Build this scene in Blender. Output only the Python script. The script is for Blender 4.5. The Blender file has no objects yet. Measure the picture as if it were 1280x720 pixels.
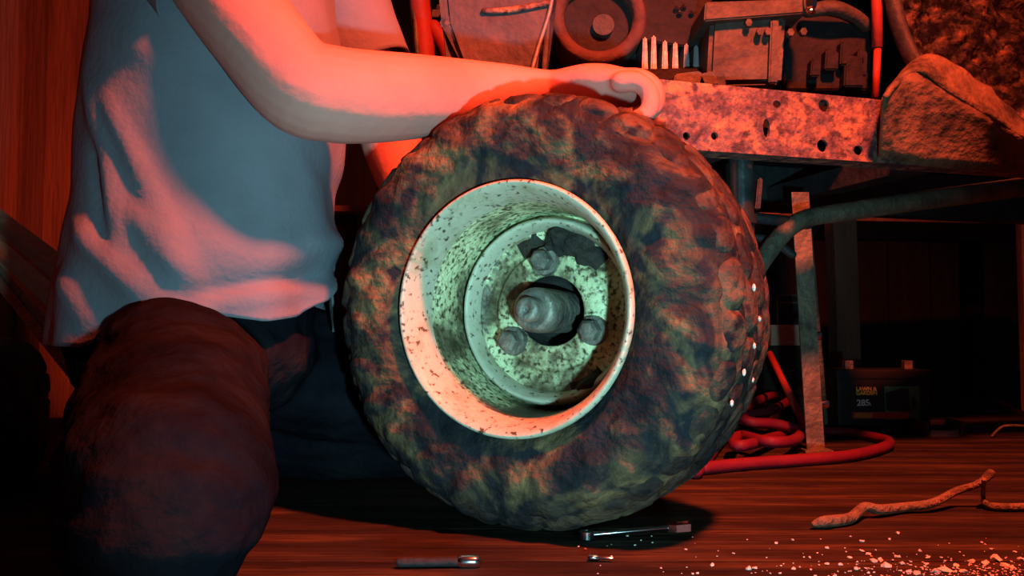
import bpy, bmesh, math, random
from mathutils import Vector, Matrix, noise, Euler
random.seed(7)
PI = math.pi
sc = bpy.context.scene
COL = sc.collection

# ------------------------------------------------------------------ camera
FPX = 1108.0
CAM = Vector((0.0, 0.0, 0.225))
PITCH = math.atan(59.0 / FPX)
cd = bpy.data.cameras.new('camera')
cd.sensor_width = 36.0
cd.lens = 36.0 * FPX / 1280.0
cd.clip_start = 0.02
cam = bpy.data.objects.new('camera', cd)
cam.location = CAM
cam.rotation_euler = (PI / 2 + PITCH, 0, 0)
COL.objects.link(cam)
sc.camera = cam

# ------------------------------------------------------------------ world, lamps, exposure
w = bpy.data.worlds.new('night')
sc.world = w
w.use_nodes = True
w.node_tree.nodes['Background'].inputs[0].default_value = (0.35, 0.42, 0.6, 1)
w.node_tree.nodes['Background'].inputs[1].default_value = 0.035


def lamp(name, loc, target, color, watts, size, spread=180):
    l = bpy.data.lights.new(name, 'AREA')
    l.shape = 'DISK'
    l.size = size
    l.energy = watts
    l.color = color
    l.spread = math.radians(spread)
    o = bpy.data.objects.new(name, l)
    o.location = loc
    o.rotation_euler = (Vector(target) - Vector(loc)).to_track_quat('-Z', 'Y').to_euler()
    COL.objects.link(o)
    return o


# a warm work lamp hangs above and in front of the wheel; a cool lamp stands beside the camera (both out of view)
lamp('work_lamp_offscreen', (0.55, 0.42, 1.58), (0.0, 1.25, 0.25), (1.0, 0.10, 0.035), 52, 0.13, 125)
lamp('camera_lamp_offscreen', (0.16, -0.03, 0.075), (0.0, 1.05, 0.31), (0.34, 0.84, 0.96), 2.2, 0.04, 62)

vs = sc.view_settings
vs.view_transform = 'Standard'
vs.look = 'None'
vs.exposure = 0.0
vs.gamma = 1.0
vs.use_curve_mapping = False


# ------------------------------------------------------------------ placing helpers
def ray(px, py):
    x = (px - 640.0) / FPX
    z = (360.0 - py) / FPX
    c, s = math.cos(PITCH), math.sin(PITCH)
    return Vector((x, c - z * s, s + z * c))


def P(px, py, Y):
    d = ray(px, py)
    return CAM + d * (Y / d.y)


def F(px, py, z=0.0):
    d = ray(px, py)
    return CAM + d * ((z - CAM.z) / d.z)


# ------------------------------------------------------------------ materials
MATS = {}


def mat(name, cols, scale=8.0, rough=0.8, bump=0.3, metal=0.0, stretch=(1, 1, 1), detail=8.0,
        fine=None, pos=None, bump_scale=None, distort=0.0, rand=0.0, spec=0.4, coords='Object'):
    """noise-driven colour ramp over cols, optional fine speckle colour, bump"""
    if name in MATS:
        return MATS[name]
    m = bpy.data.materials.new(name)
    m.use_nodes = True
    nt = m.node_tree
    N, L = nt.nodes, nt.links
    b = N['Principled BSDF']
    b.inputs['Roughness'].default_value = rough
    b.inputs['Metallic'].default_value = metal
    b.inputs['Specular IOR Level'].default_value = spec
    tc = N.new('ShaderNodeTexCoord')
    mp = N.new('ShaderNodeMapping')
    mp.inputs['Scale'].default_value = stretch
    L.new(tc.outputs[coords], mp.inputs['Vector'])
    n1 = N.new('ShaderNodeTexNoise')
    n1.inputs['Scale'].default_value = scale
    n1.inputs['Detail'].default_value = detail
    n1.inputs['Roughness'].default_value = 0.65
    n1.inputs['Distortion'].default_value = distort
    L.new(mp.outputs[0], n1.inputs['Vector'])
    r = N.new('ShaderNodeValToRGB')
    el = r.color_ramp.elements
    k = len(cols)
    pos = pos or [0.32 + 0.36 * i / max(1, k - 1) for i in range(k)]
    while len(el) < k:
        el.new(0.5)
    for i, c in enumerate(cols):
        el[i].position = pos[i]
        el[i].color = (*c, 1)
    L.new(n1.outputs['Fac'], r.inputs['Fac'])
    out = r.outputs['Color']
    if fine:
        fcol, fscale, lo, hi = fine
        n2 = N.new('ShaderNodeTexNoise')
        n2.inputs['Scale'].default_value = fscale
        n2.inputs['Detail'].default_value = 3
        L.new(mp.outputs[0], n2.inputs['Vector'])
        mr = N.new('ShaderNodeMapRange')
        mr.inputs['From Min'].default_value = lo
        mr.inputs['From Max'].default_value = hi
        L.new(n2.outputs['Fac'], mr.inputs['Value'])
        mx = N.new('ShaderNodeMixRGB')
        mx.inputs['Color2'].default_value = (*fcol, 1)
        L.new(mr.outputs[0], mx.inputs['Fac'])
        L.new(out, mx.inputs['Color1'])
        out = mx.outputs[0]
    if rand:
        oi = N.new('ShaderNodeObjectInfo')
        hs = N.new('ShaderNodeHueSaturation')
        mr2 = N.new('ShaderNodeMapRange')
        mr2.inputs['To Min'].default_value = 1 - rand
        mr2.inputs['To Max'].default_value = 1 + rand
        L.new(oi.outputs['Random'], mr2.inputs['Value'])
        L.new(mr2.outputs[0], hs.inputs['Value'])
        L.new(out, hs.inputs['Color'])
        out = hs.outputs[0]
    L.new(out, b.inputs['Base Color'])
    if bump:
        n3 = N.new('ShaderNodeTexNoise')
        n3.inputs['Scale'].default_value = bump_scale or scale * 4
        n3.inputs['Detail'].default_value = 6
        L.new(mp.outputs[0], n3.inputs['Vector'])
        bp = N.new('ShaderNodeBump')
        bp.inputs['Strength'].default_value = bump
        bp.inputs['Distance'].default_value = 0.01
        L.new(n3.outputs['Fac'], bp.inputs['Height'])
        L.new(bp.outputs[0], b.inputs['Normal'])
    MATS[name] = m
    return m


M_floor = mat('floor_wood', [(0.010, 0.008, 0.007), (0.036, 0.026, 0.018), (0.095, 0.062, 0.033)], 5, 0.85, 0.5,
              stretch=(0.6, 5, 5), fine=((0.02, 0.014, 0.012), 26, 0.50, 0.70), rand=0.22, spec=0.12)
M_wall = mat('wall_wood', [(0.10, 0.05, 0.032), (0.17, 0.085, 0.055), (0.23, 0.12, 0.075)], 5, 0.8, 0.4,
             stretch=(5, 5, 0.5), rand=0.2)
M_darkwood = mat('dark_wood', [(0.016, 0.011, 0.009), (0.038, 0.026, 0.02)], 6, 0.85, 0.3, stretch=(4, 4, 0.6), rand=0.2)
M_redwood = mat('red_wood', [(0.13, 0.066, 0.045), (0.22, 0.11, 0.075)], 7, 0.85, 0.3, stretch=(5, 5, 0.6))
M_orange = mat('pale_wood', [(0.42, 0.28, 0.16), (0.62, 0.43, 0.26)], 7, 0.7, 0.3, stretch=(1, 6, 6), rand=0.15)
M_rubber = mat('muddy_rubber', [(0.008, 0.009, 0.012), (0.024, 0.021, 0.020), (0.095, 0.060, 0.033), (0.25, 0.150, 0.065)], 9, 0.85, 1.0,
               pos=[0.40, 0.47, 0.55, 0.68], bump_scale=50, distort=1.2, fine=((0.016, 0.016, 0.02), 34, 0.50, 0.64), spec=0.15)
M_tread = mat('muddy_tread', [(0.010, 0.009, 0.011), (0.05, 0.032, 0.024), (0.13, 0.080, 0.045)], 14, 0.9, 0.9,
              pos=[0.38, 0.5, 0.66], bump_scale=60, spec=0.15, fine=((0.014, 0.013, 0.016), 40, 0.52, 0.66))
M_oldtire = mat('dull_rubber', [(0.012, 0.012, 0.013), (0.05, 0.045, 0.038)], 9, 0.75, 0.5)
M_rim = mat('rim_paint', [(0.05, 0.038, 0.022), (0.19, 0.17, 0.09), (0.55, 0.56, 0.30), (0.76, 0.77, 0.45)], 10, 0.45, 0.4,
            pos=[0.37, 0.45, 0.52, 0.62], fine=((0.07, 0.052, 0.026), 170, 0.48, 0.64), bump_scale=120)
M_lip = mat('rim_lip_paint', [(0.34, 0.31, 0.19), (0.48, 0.45, 0.32)], 14, 0.4, 0.2,
            pos=[0.36, 0.5], fine=((0.08, 0.055, 0.03), 140, 0.58, 0.68), bump_scale=90)
M_mud = mat('dark_mud', [(0.012, 0.010, 0.009), (0.05, 0.036, 0.024)], 22, 0.9, 0.9)
M_hub = mat('hub_steel', [(0.03, 0.03, 0.03), (0.16, 0.14, 0.11), (0.30, 0.27, 0.2)], 30, 0.5, 0.4, metal=0.3)
M_bore = mat('bore_grease', [(0.01, 0.009, 0.008), (0.03, 0.024, 0.02)], 30, 0.7, 0.4)
M_skin = mat('skin', [(0.52, 0.21, 0.17), (0.60, 0.25, 0.20)], 9, 0.7, 0.12, bump_scale=60, spec=0.15)
M_shirt = mat('shirt_cotton', [(0.165, 0.16, 0.185), (0.215, 0.21, 0.24)], 6, 0.95, 0.15, bump_scale=120, spec=0.1)
M_jeans = mat('dark_denim', [(0.004, 0.004, 0.006), (0.009, 0.009, 0.013), (0.018, 0.017, 0.019)], 6, 0.95, 0.5, bump_scale=60, spec=0.0)
M_shoe = mat('shoe_leather', [(0.008, 0.007, 0.007), (0.022, 0.018, 0.016)], 14, 0.75, 0.4)
M_hair = mat('hair_brown', [(0.012, 0.008, 0.005), (0.04, 0.024, 0.015)], 60, 0.6, 0.7)
M_eye = mat('eye_white', [(0.6, 0.58, 0.55), (0.7, 0.68, 0.65)], 30, 0.2, 0.0)
M_iris = mat('iris_dark', [(0.02, 0.012, 0.008), (0.05, 0.03, 0.02)], 80, 0.2, 0.0)
M_rust = mat('rusty_rail', [(0.05, 0.035, 0.045), (0.16, 0.10, 0.10), (0.34, 0.19, 0.12), (0.55, 0.30, 0.12)], 26, 0.8, 0.8,
             pos=[0.36, 0.47, 0.56, 0.70], fine=((0.07, 0.045, 0.05), 60, 0.52, 0.66), bump_scale=90)
M_rustdark = mat('mud_caked_fender', [(0.012, 0.012, 0.014), (0.045, 0.036, 0.034), (0.11, 0.08, 0.055), (0.34, 0.16, 0.09)], 34, 0.9, 1.0,
                 pos=[0.40, 0.49, 0.58, 0.70], bump_scale=60, fine=((0.012, 0.011, 0.014), 70, 0.50, 0.62), spec=0.1)
M_gusset = mat('mud_caked_gusset', [(0.04, 0.034, 0.024), (0.15, 0.105, 0.06), (0.26, 0.17, 0.09)], 18, 0.85, 0.7, pos=[0.36, 0.48, 0.64])
M_engine = mat('engine_black', [(0.010, 0.010, 0.012), (0.030, 0.027, 0.029)], 14, 0.7, 0.5, spec=0.2)
M_alu = mat('dirty_aluminium', [(0.03, 0.025, 0.022), (0.085, 0.075, 0.06), (0.14, 0.12, 0.095)], 14, 0.65, 0.5, metal=0.2)
M_fin = mat('fin_aluminium', [(0.22, 0.24, 0.25), (0.40, 0.42, 0.42)], 20, 0.45, 0.2, metal=0.4)
M_tank = mat('grey_tank', [(0.045, 0.042, 0.052), (0.09, 0.086, 0.10), (0.17, 0.11, 0.09)], 10, 0.6, 0.4,
             pos=[0.36, 0.55, 0.74])
M_ring = mat('rust_ring', [(0.03, 0.018, 0.018), (0.09, 0.045, 0.04), (0.13, 0.07, 0.055)], 12, 0.8, 0.5)
M_redpaint = mat('red_paint', [(0.30, 0.035, 0.025), (0.45, 0.06, 0.04)], 9, 0.6, 0.2)
M_redhose = mat('red_rubber', [(0.12, 0.006, 0.02), (0.20, 0.012, 0.032)], 12, 0.6, 0.2)
M_steel = mat('dull_steel', [(0.07, 0.075, 0.06), (0.17, 0.17, 0.12), (0.26, 0.24, 0.16)], 22, 0.6, 0.5, metal=0.3)
M_darksteel = mat('dark_steel', [(0.022, 0.026, 0.03), (0.06, 0.066, 0.07)], 14, 0.6, 0.4, metal=0.2)
M_chrome = mat('bright_steel', [(0.62, 0.62, 0.64), (0.8, 0.8, 0.8)], 10, 0.18, 0.0, metal=1.0)
M_cyl = mat('cylinder_steel', [(0.05, 0.07, 0.07), (0.16, 0.20, 0.20)], 20, 0.28, 0.1, metal=0.7)
M_plastic = mat('black_plastic', [(0.010, 0.010, 0.011), (0.017, 0.017, 0.018)], 10, 0.6, 0.1, spec=0.3)
M_labelblack = mat('label_black', [(0.009, 0.009, 0.009), (0.014, 0.014, 0.014)], 10, 0.5, 0.0)
M_labelgreen = mat('label_green', [(0.05, 0.16, 0.09), (0.09, 0.24, 0.14)], 30, 0.5, 0.0)
M_labelred = mat('label_red', [(0.42, 0.02, 0.02), (0.55, 0.035, 0.03)], 30, 0.5, 0.0)
M_labelorange = mat('label_orange', [(0.55, 0.14, 0.02), (0.65, 0.2, 0.03)], 30, 0.5, 0.0)
M_txty = mat('text_yellow', [(0.75, 0.55, 0.08), (0.8, 0.6, 0.1)], 10, 0.5, 0.0)
M_txtw = mat('text_white', [(0.75, 0.72, 0.72), (0.8, 0.78, 0.78)], 10, 0.5, 0.0)
M_twig = mat('bark', [(0.07, 0.05, 0.03), (0.20, 0.15, 0.09), (0.28, 0.22, 0.14)], 40, 0.9, 0.9)
M_chip = mat('white_chip', [(0.62, 0.58, 0.50), (0.85, 0.82, 0.76)], 40, 0.8, 0.3)
M_card = mat('carton', [(0.46, 0.32, 0.21), (0.58, 0.41, 0.28)], 10, 0.8, 0.1)


# ------------------------------------------------------------------ object helpers
def link_mesh(name, me, m, parent=None, smooth=False):
    me.materials.clear()
    me.materials.append(m)
    if smooth:
        for p in me.polygons:
            p.use_smooth = True
    o = bpy.data.objects.new(name, me)
    COL.objects.link(o)
    if parent is not None:
        o.parent = parent
    return o


def build(name, bm, m, parent=None, smooth=False, world=False):
    """link the bmesh as one object; world=True: the coordinates are world coordinates under a placed parent"""
    bmesh.ops.recalc_face_normals(bm, faces=bm.faces)
    me = bpy.data.meshes.new(name)
    bm.to_mesh(me)
    bm.free()
    o = link_mesh(name, me, m, parent, smooth)
    if parent is not None and world:
        o.matrix_parent_inverse = world_matrix(parent).inverted()
    return o


def world_matrix(o):
    mtx = Matrix.Translation(o.location) @ o.rotation_euler.to_matrix().to_4x4()
    if o.parent is not None:
        return world_matrix(o.parent) @ o.matrix_parent_inverse @ mtx
    return mtx


def tag(o, label, cat, group=None, kind=None):
    o['label'] = label
    o['category'] = cat
    if group:
        o['group'] = group
    if kind:
        o['kind'] = kind
    return o


def thing(name, label, cat, loc=(0, 0, 0), rotz=0.0, group=None):
    o = bpy.data.objects.new(name, None)
    o.empty_display_size = 0.05
    o.location = loc
    o.rotation_euler = (0, 0, rotz)
    COL.objects.link(o)
    return tag(o, label, cat, group)


def apply_mods(o):
    dg = bpy.context.evaluated_depsgraph_get()
    me = bpy.data.meshes.new_from_object(o.evaluated_get(dg))
    o.modifiers.clear()
    o.data = me
    return o


def box(bm, lo, hi, bev=0.0):
    r = bmesh.ops.create_cube(bm, size=1.0)
    vs_ = r['verts']
    for v in vs_:
        v.co = Vector([lo[i] + (v.co[i] + 0.5) * (hi[i] - lo[i]) for i in range(3)])
    if bev:
        es = list({e for v in vs_ for e in v.link_edges})
        bmesh.ops.bevel(bm, geom=es, offset=bev, segments=2, affect='EDGES', profile=0.7)
    return vs_


def revolve(bm, prof, R=0.0, seg=96, disp=None, closed=False):
    """profile (r, w): axis is local -Y, centre at height R"""
    rings = []
    for i in range(seg):
        a = 2 * PI * i / seg
        row = []
        for (r, ww) in prof:
            v = Vector((r * math.cos(a), -ww, R + r * math.sin(a)))
            if disp:
                v = disp(v, r, ww, a)
            row.append(bm.verts.new(v))
        rings.append(row)
    n = len(prof)
    for i in range(seg):
        A, B = rings[i], rings[(i + 1) % seg]
        for j in range(n if closed else n - 1):
            k = (j + 1) % n
            bm.faces.new((A[j], A[k], B[k], B[j]))
    return rings


def smooth_path(pts, per=6):
    """Catmull-Rom through tuples of numbers"""
    out = []
    n = len(pts)
    for i in range(n - 1):
        p0, p1, p2, p3 = pts[max(0, i - 1)], pts[i], pts[i + 1], pts[min(n - 1, i + 2)]
        for k in range(per):
            t = k / per
            out.append(tuple(0.5 * ((2 * b) + (-a + c) * t + (2 * a - 5 * b + 4 * c - d) * t * t + (-a + 3 * b - 3 * c + d) * t ** 3)
                             for a, b, c, d in zip(p0, p1, p2, p3)))
    out.append(tuple(pts[-1]))
    return out


def tube(bm, pts, seg=16, per=6, round_ends=True, up=(0, 0, 1), smooth=True):
    """pts: (x, y, z, ra, rb): ra across (perpendicular to up), rb along up; capped"""
    P_ = [tuple(p) if len(p) == 5 else (*p, p[3]) for p in pts]
    if smooth and len(P_) > 2:
        P_ = smooth_path(P_, per)
    pos = [Vector(p[:3]) for p in P_]
    rad = [(max(1e-4, p[3]), max(1e-4, p[4])) for p in P_]
    if round_ends:
        for end in (0, -1):
            q = pos[end]
            nb = pos[1] if end == 0 else pos[-2]
            d = (q - nb).normalized()
            ra, rb = rad[end]
            extra = [(q + d * (min(ra, rb) * s), (ra * c, rb * c)) for s, c in ((0.5, 0.866), (0.8, 0.6), (0.97, 0.24))]
            if end == 0:
                pos = [e[0] for e in reversed(extra)] + pos
                rad = [e[1] for e in reversed(extra)] + rad
            else:
                pos = pos + [e[0] for e in extra]
                rad = rad + [e[1] for e in extra]
    rings = []
    upv = Vector(up)
    for i, q in enumerate(pos):
        t = (pos[min(i + 1, len(pos) - 1)] - pos[max(i - 1, 0)]).normalized()
        u = upv - t * upv.dot(t)
        if u.length < 1e-3:
            u = Vector((1, 0, 0)) - t * t.x
        u.normalize()
        s = t.cross(u).normalized()
        ra, rb = rad[i]
        rings.append([bm.verts.new(q + s * (ra * math.cos(2 * PI * k / seg)) + u * (rb * math.sin(2 * PI * k / seg))) for k in range(seg)])
    for A, B in zip(rings, rings[1:]):
        for k in range(seg):
            bm.faces.new((A[k], A[(k + 1) % seg], B[(k + 1) % seg], B[k]))
    bm.faces.new(rings[0][::-1])
    bm.faces.new(rings[-1])
    return rings


def ellipsoid(bm, c, r, rot=None, u=20, v=14):
    m = Matrix.Translation(c) @ (rot.to_matrix().to_4x4() if rot else Matrix()) @ Matrix.Diagonal((*r, 1))
    bmesh.ops.create_uvsphere(bm, u_segments=u, v_segments=v, radius=1.0, matrix=m)


def cyl(bm, a, b, r, seg=20, r2=None):
    a, b = Vector(a), Vector(b)
    r2 = r if r2 is None else r2
    tube(bm, [(*a, r, r), (*b, r2, r2)], seg=seg, round_ends=False, smooth=False,
         up=(0, 0, 1) if abs((b - a).normalized().z) < 0.9 else (1, 0, 0))


def prism(bm, poly, d):
    """poly: world points of a face, extruded by vector d"""
    d = Vector(d)
    A = [bm.verts.new(p) for p in poly]
    B = [bm.verts.new(Vector(p) + d) for p in poly]
    n = len(A)
    bm.faces.new(A)
    bm.faces.new(B[::-1])
    for i in range(n):
        bm.faces.new((A[i], B[i], B[(i + 1) % n], A[(i + 1) % n]))


def pxprism(bm, pts, Y, depth, bev=0.0025):
    prism(bm, [P(x, y, Y) for x, y in pts], (0, depth, 0))
    if bev and depth > 0.01:
        bmesh.ops.bevel(bm, geom=list(bm.edges), offset=bev, segments=2, affect='EDGES')


def remesh(o, voxel, it=3, fac=0.5):
    md = o.modifiers.new('r', 'REMESH')
    md.mode = 'VOXEL'
    md.voxel_size = voxel
    if it:
        s = o.modifiers.new('s', 'SMOOTH')
        s.factor = fac
        s.iterations = it
    apply_mods(o)
    for p in o.data.polygons:
        p.use_smooth = True
    return o


def interp(tab, x):
    if x <= tab[0][0]:
        return tab[0][1]
    for (a, b), (c, d) in zip(tab, tab[1:]):
        if x <= c:
            t = (x - a) / (c - a)
            return b + (d - b) * t
    return tab[-1][1]


# ------------------------------------------------------------------ the setting
def plank_mesh(name, L, W, T, axis):
    bm = bmesh.new()
    if axis == 'x':
        box(bm, (0, 0, -T), (L, W, 0), 0.003)
    else:
        box(bm, (-T, 0, 0), (0, W, L), 0.004)
    bmesh.ops.recalc_face_normals(bm, faces=bm.faces)
    me = bpy.data.meshes.new(name)
    bm.to_mesh(me)
    bm.free()
    return me


# floor: a sub-floor with planks running across the view
bm = bmesh.new()
box(bm, (-2.6, -1.2, -0.12), (3.0, 4.4, -0.03))
floor = build('floor', bm, M_darkwood)
floor['kind'] = 'structure'
pm = plank_mesh('plank', 5.4, 0.143, 0.03, 'x')
pm.materials.append(M_floor)
y = -1.0
i = 0
while y < 4.3:
    o = bpy.data.objects.new('plank', pm)
    o.location = (-2.5 - 0.11 * (i % 3), y, 0)
    COL.objects.link(o)
    o.parent = floor
    y += 0.146
    i += 1

# left wall of vertical boards, with a dark post where it ends
bm = bmesh.new()
box(bm, (-1.36, -1.1, 0), (-1.29, 2.42, 2.4))
wl = build('wall_left', bm, M_darkwood)
wl['kind'] = 'structure'
pm = plank_mesh('wall_board', 2.4, 0.115, 0.03, 'z')
pm.materials.append(M_wall)
y = -1.05
i = 0
while y < 2.36:
    o = bpy.data.objects.new('board', pm)
    o.location = (-1.26 - 0.004 * (i % 2), y, 0)
    COL.objects.link(o)
    o.parent = wl
    y += 0.118
    i += 1
bm = bmesh.new()
box(bm, (-1.34, 2.43, 0), (-1.19, 2.56, 2.4), 0.006)
t1 = build('trim_1', bm, M_wall)
t1['kind'] = 'structure'

# far back wall of dark boards
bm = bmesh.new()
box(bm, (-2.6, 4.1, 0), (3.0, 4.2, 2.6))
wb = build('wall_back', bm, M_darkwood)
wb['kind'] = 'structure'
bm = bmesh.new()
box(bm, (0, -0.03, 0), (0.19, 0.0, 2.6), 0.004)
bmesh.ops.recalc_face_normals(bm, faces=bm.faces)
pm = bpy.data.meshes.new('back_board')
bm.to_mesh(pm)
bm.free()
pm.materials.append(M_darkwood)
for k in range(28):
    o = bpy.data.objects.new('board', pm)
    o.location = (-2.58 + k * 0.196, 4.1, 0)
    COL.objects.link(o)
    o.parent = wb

# ------------------------------------------------------------------ the muddy wheel
R = 0.2545
YAW = -math.radians(26)
WC = P(686, 388, 1.075)
wheel = thing('tractor_wheel', 'muddy tractor wheel with pale chipped rim held upright under the outstretched hand',
              'wheel', (WC.x, WC.y, 0), YAW)

half = [(0.134, 0.082), (0.142, 0.094), (0.154, 0.1035), (0.168, 0.1085), (0.184, 0.1105), (0.200, 0.1095), (0.213, 0.106),
        (0.223, 0.101), (0.231, 0.094), (0.238, 0.085), (0.243, 0.075), (0.2465, 0.062), (0.249, 0.045), (0.2505, 0.022)]
tprof = half + [(0.251, 0.0)] + [(r, -ww) for r, ww in reversed(half)]


def tire_disp(v, r, ww, a):
    s = min(1.0, max(0.0, (r - 0.147) / 0.02))
    k = noise.noise(v * 13.0) * 0.0045 + noise.noise(v * 38.0) * 0.0025 + noise.noise(v * 90.0) * 0.001
    # shallow radial mud ribs where lugs run down to the sidewall
    sw = min(1, max(0, (r - 0.158) / 0.015)) * min(1, max(0, (0.238 - r) / 0.02)) * (1 if abs(ww) > 0.07 else 0)
    k += sw * 0.004 * noise.noise(Vector((a * 9.0 + r * 30, r * 14.0, ww * 3)))
    rib = max(0.0, math.sin(a * 26 + 1.2 * noise.noise(v * 8))) ** 2 * 0.0035 * min(1, max(0, (r - 0.195) / 0.02)) * (1 if abs(ww) > 0.06 else 0)
    nrm = Vector((math.cos(a) * max(0, (r - 0.2) / 0.05), -math.copysign(1, ww) * (1 if abs(ww) > 0.05 else 0.0), math.sin(a) * max(0, (r - 0.2) / 0.05)))
    if nrm.length > 0:
        nrm.normalize()
    return v + nrm * (k + rib) * s


bm = bmesh.new()
dense = smooth_path(tprof, 3)
revolve(bm, dense, R, 240, tire_disp)
tire = build('tire', bm, M_rubber, wheel, True)
TIRE_ME = tire.data


def rad_at(ww):
    tab = sorted((x, r) for r, x in tprof if r > 0.19)
    return interp(tab, ww)


NL = 30


def tread_disp(v, r, ww, a):
    u = a * NL / (2 * PI) + 0.25 * noise.noise(v * 11)
    q = ww / 0.040 + 0.18 * noise.noise(v * 14 + Vector((5, 0, 0)))
    row = math.floor(q + 0.5)
    fu = (u + 0.5 * (row % 2)) % 1.0 - 0.5
    fv = q - row
    dd = (abs(fu * 2) ** 2.6 + abs(fv * 2) ** 2.6) ** (1 / 2.6)
    h = min(1.0, max(0.0, (0.98 - dd) / 0.32))
    h = h * h * (3 - 2 * h)
    h = 0.0066 * h * (0.75 + 0.35 * noise.noise(v * 20)) - 0.0012 + noise.noise(v * 45) * 0.0016 + noise.noise(v * 95) * 0.0008
    edge = min(1.0, max(0.0, (0.099 - abs(ww)) / 0.01))
    h = h * edge - 0.003 * (1 - edge)
    k = min(1.0, max(0.0, (abs(ww) - 0.06) / 0.03))
    nn = Vector((math.cos(a) * (1 - 0.5 * k), -math.copysign(k, ww), math.sin(a) * (1 - 0.5 * k))).normalized()
    return v + nn * h


bm = bmesh.new()
bprof = []
for k in range(65):
    ww = 0.100 - 0.200 * k / 64
    bprof.append((rad_at(ww) + 0.0002, ww))
revolve(bm, bprof, R, 460, tread_disp)
tread = build('tread', bm, M_tread, tire, True)

# rim: rolled lip, barrel, dark groove, raised ring, disc, bore
bm = bmesh.new()
revolve(bm, smooth_path([(0.134, 0.075), (0.140, 0.094), (0.1425, 0.102), (0.1435, 0.107), (0.142, 0.1115), (0.1385, 0.112),
                         (0.134, 0.106), (0.1295, 0.095), (0.126, 0.082), (0.1235, 0.068)], 3), R, 128)
lip = build('rim_lip', bm, M_lip, wheel, True)
bm = bmesh.new()


def rim_disp(v, r, ww, a):
    return v + Vector((0, -1, 0)) * (noise.noise(v * 60) * 0.0012)


revolve(bm, smooth_path([(0.1245, 0.069), (0.1225, 0.054), (0.1215, 0.036), (0.1205, 0.012), (0.1195, -0.006), (0.1175, -0.014),
                         (0.115, -0.011), (0.1125, -0.002), (0.108, 0.002), (0.1035, -0.002), (0.0985, -0.009), (0.089, -0.013), (0.076, -0.012),
                         (0.072, -0.006), (0.066, -0.004), (0.048, -0.004), (0.043, -0.007)], 3), R, 160, rim_disp)
rim = build('rim_disc', bm, M_rim, wheel, True)
bm = bmesh.new()
revolve(bm, smooth_path([(0.1150, -0.010), (0.1140, 0.003), (0.1115, 0.011), (0.1085, 0.0135), (0.1050, 0.011), (0.1005, 0.000), (0.0985, -0.010)], 3), R, 128, rim_disp)
build('raised_ring', bm, M_lip, rim, True)
bm = bmesh.new()
revolve(bm, [(0.0435, -0.006), (0.0425, -0.012), (0.042, -0.07), (0.02, -0.075), (0.0005, -0.075)], R, 48)
build('bore', bm, M_bore, rim, True)
bm = bmesh.new()
revolve(bm, [(0.0005, 0.044), (0.015, 0.044), (0.0165, 0.046), (0.0235, 0.046), (0.0265, 0.042), (0.027, 0.03), (0.0265, -0.072)], R, 40)
sp = build('spindle', bm, M_hub, wheel, True)
bm = bmesh.new()
revolve(bm, [(0.0005, 0.064), (0.004, 0.063), (0.0045, 0.066), (0.0125, 0.066), (0.0145, 0.062), (0.015, 0.030)], R, 24)
build('axle_bolt', bm, M_hub, sp, True)
for ang in (95, 217, 337):
    a = math.radians(ang)
    cx, cz = 0.061 * math.cos(a), R + 0.061 * math.sin(a)
    bm = bmesh.new()
    tube(bm, [(cx, 0.006, cz, 0.0185, 0.0185), (cx, -0.003, cz, 0.017, 0.017)], seg=20, round_ends=False, smooth=False)
    tube(bm, [(cx, -0.002, cz, 0.0135, 0.0135), (cx, -0.017, cz, 0.013, 0.013), (cx, -0.021, cz, 0.009, 0.009)], seg=6, round_ends=False, smooth=False)
    build('lug_nut', bm, M_hub, wheel)


def mud_patch(r0, r1, a0, a1, wbase, th, seed):
    bm = bmesh.new()
    na, nr = 40, 14
    g = []
    for i in range(na + 1):
        row = []
        for j in range(nr + 1):
            s, t = i / na, j / nr
            a = math.radians(a0 + (a1 - a0) * s)
            r = r0 + (r1 - r0) * t
            e = min(s, 1 - s, 0.5) * 2
            f = min(t, 1 - t) * 2
            q = noise.noise(Vector((r * math.cos(a) * 40, seed, r * math.sin(a) * 40)))
            q += 0.5 * noise.noise(Vector((r * math.cos(a) * 110, seed, r * math.sin(a) * 110)))
            h = th * (min(1.2, 2.2 * e * f) * (0.7 + 0.3 * q) + 0.75 * q * min(1, 2 * e) - 0.12) - 0.002
            row.append(bm.verts.new((r * math.cos(a), -(wbase + h), R + r * math.sin(a))))
        g.append(row)
    for i in range(na):
        for j in range(nr):
            bm.faces.new((g[i][j], g[i + 1][j], g[i + 1][j + 1], g[i][j + 1]))
    return build('mud', bm, M_mud, rim, True)


mud_patch(0.060, 0.106, 40, 120, -0.006, 0.019, 1.0)
mud_patch(0.090, 0.12, 285, 312, -0.004, 0.017, 2.0)
mud_patch(0.108, 0.1245, 165, 235, -0.013, 0.012, 4.0)
# pale flecks stuck to the tread
for k, (px_, py_) in enumerate([(930, 369), (938, 400), (937, 428), (936, 456), (944, 470), (932, 490), (572, 610)]):
    a = math.atan2((388 - py_), (px_ - 690))
    bm = bmesh.new()
    ww = (0.045, 0.02, 0.035, 0.06, 0.0, 0.07, 0.1)[k]
    rr = 0.254 if k < 6 else 0.215
    c = Vector((rr * math.cos(a), -ww, R + rr * math.sin(a)))
    ellipsoid(bm, c, (0.002, 0.0022 + 0.0008 * (k % 3), 0.0042 - 0.001 * (k % 3)), Euler((k * 0.9, 0, 0)), u=6, v=4)
    build('fleck', bm, M_chip, tire)

# ------------------------------------------------------------------ the person
person = thing('person', 'person in a pale grey T-shirt and dark jeans kneeling beside the muddy wheel', 'person', (-0.38, 1.15, 0))


def pt(px, py, Y, ra, rb=None):
    v = P(px, py, Y)
    return (v.x, v.y, v.z, ra, ra if rb is None else rb)


bm = bmesh.new()
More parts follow.
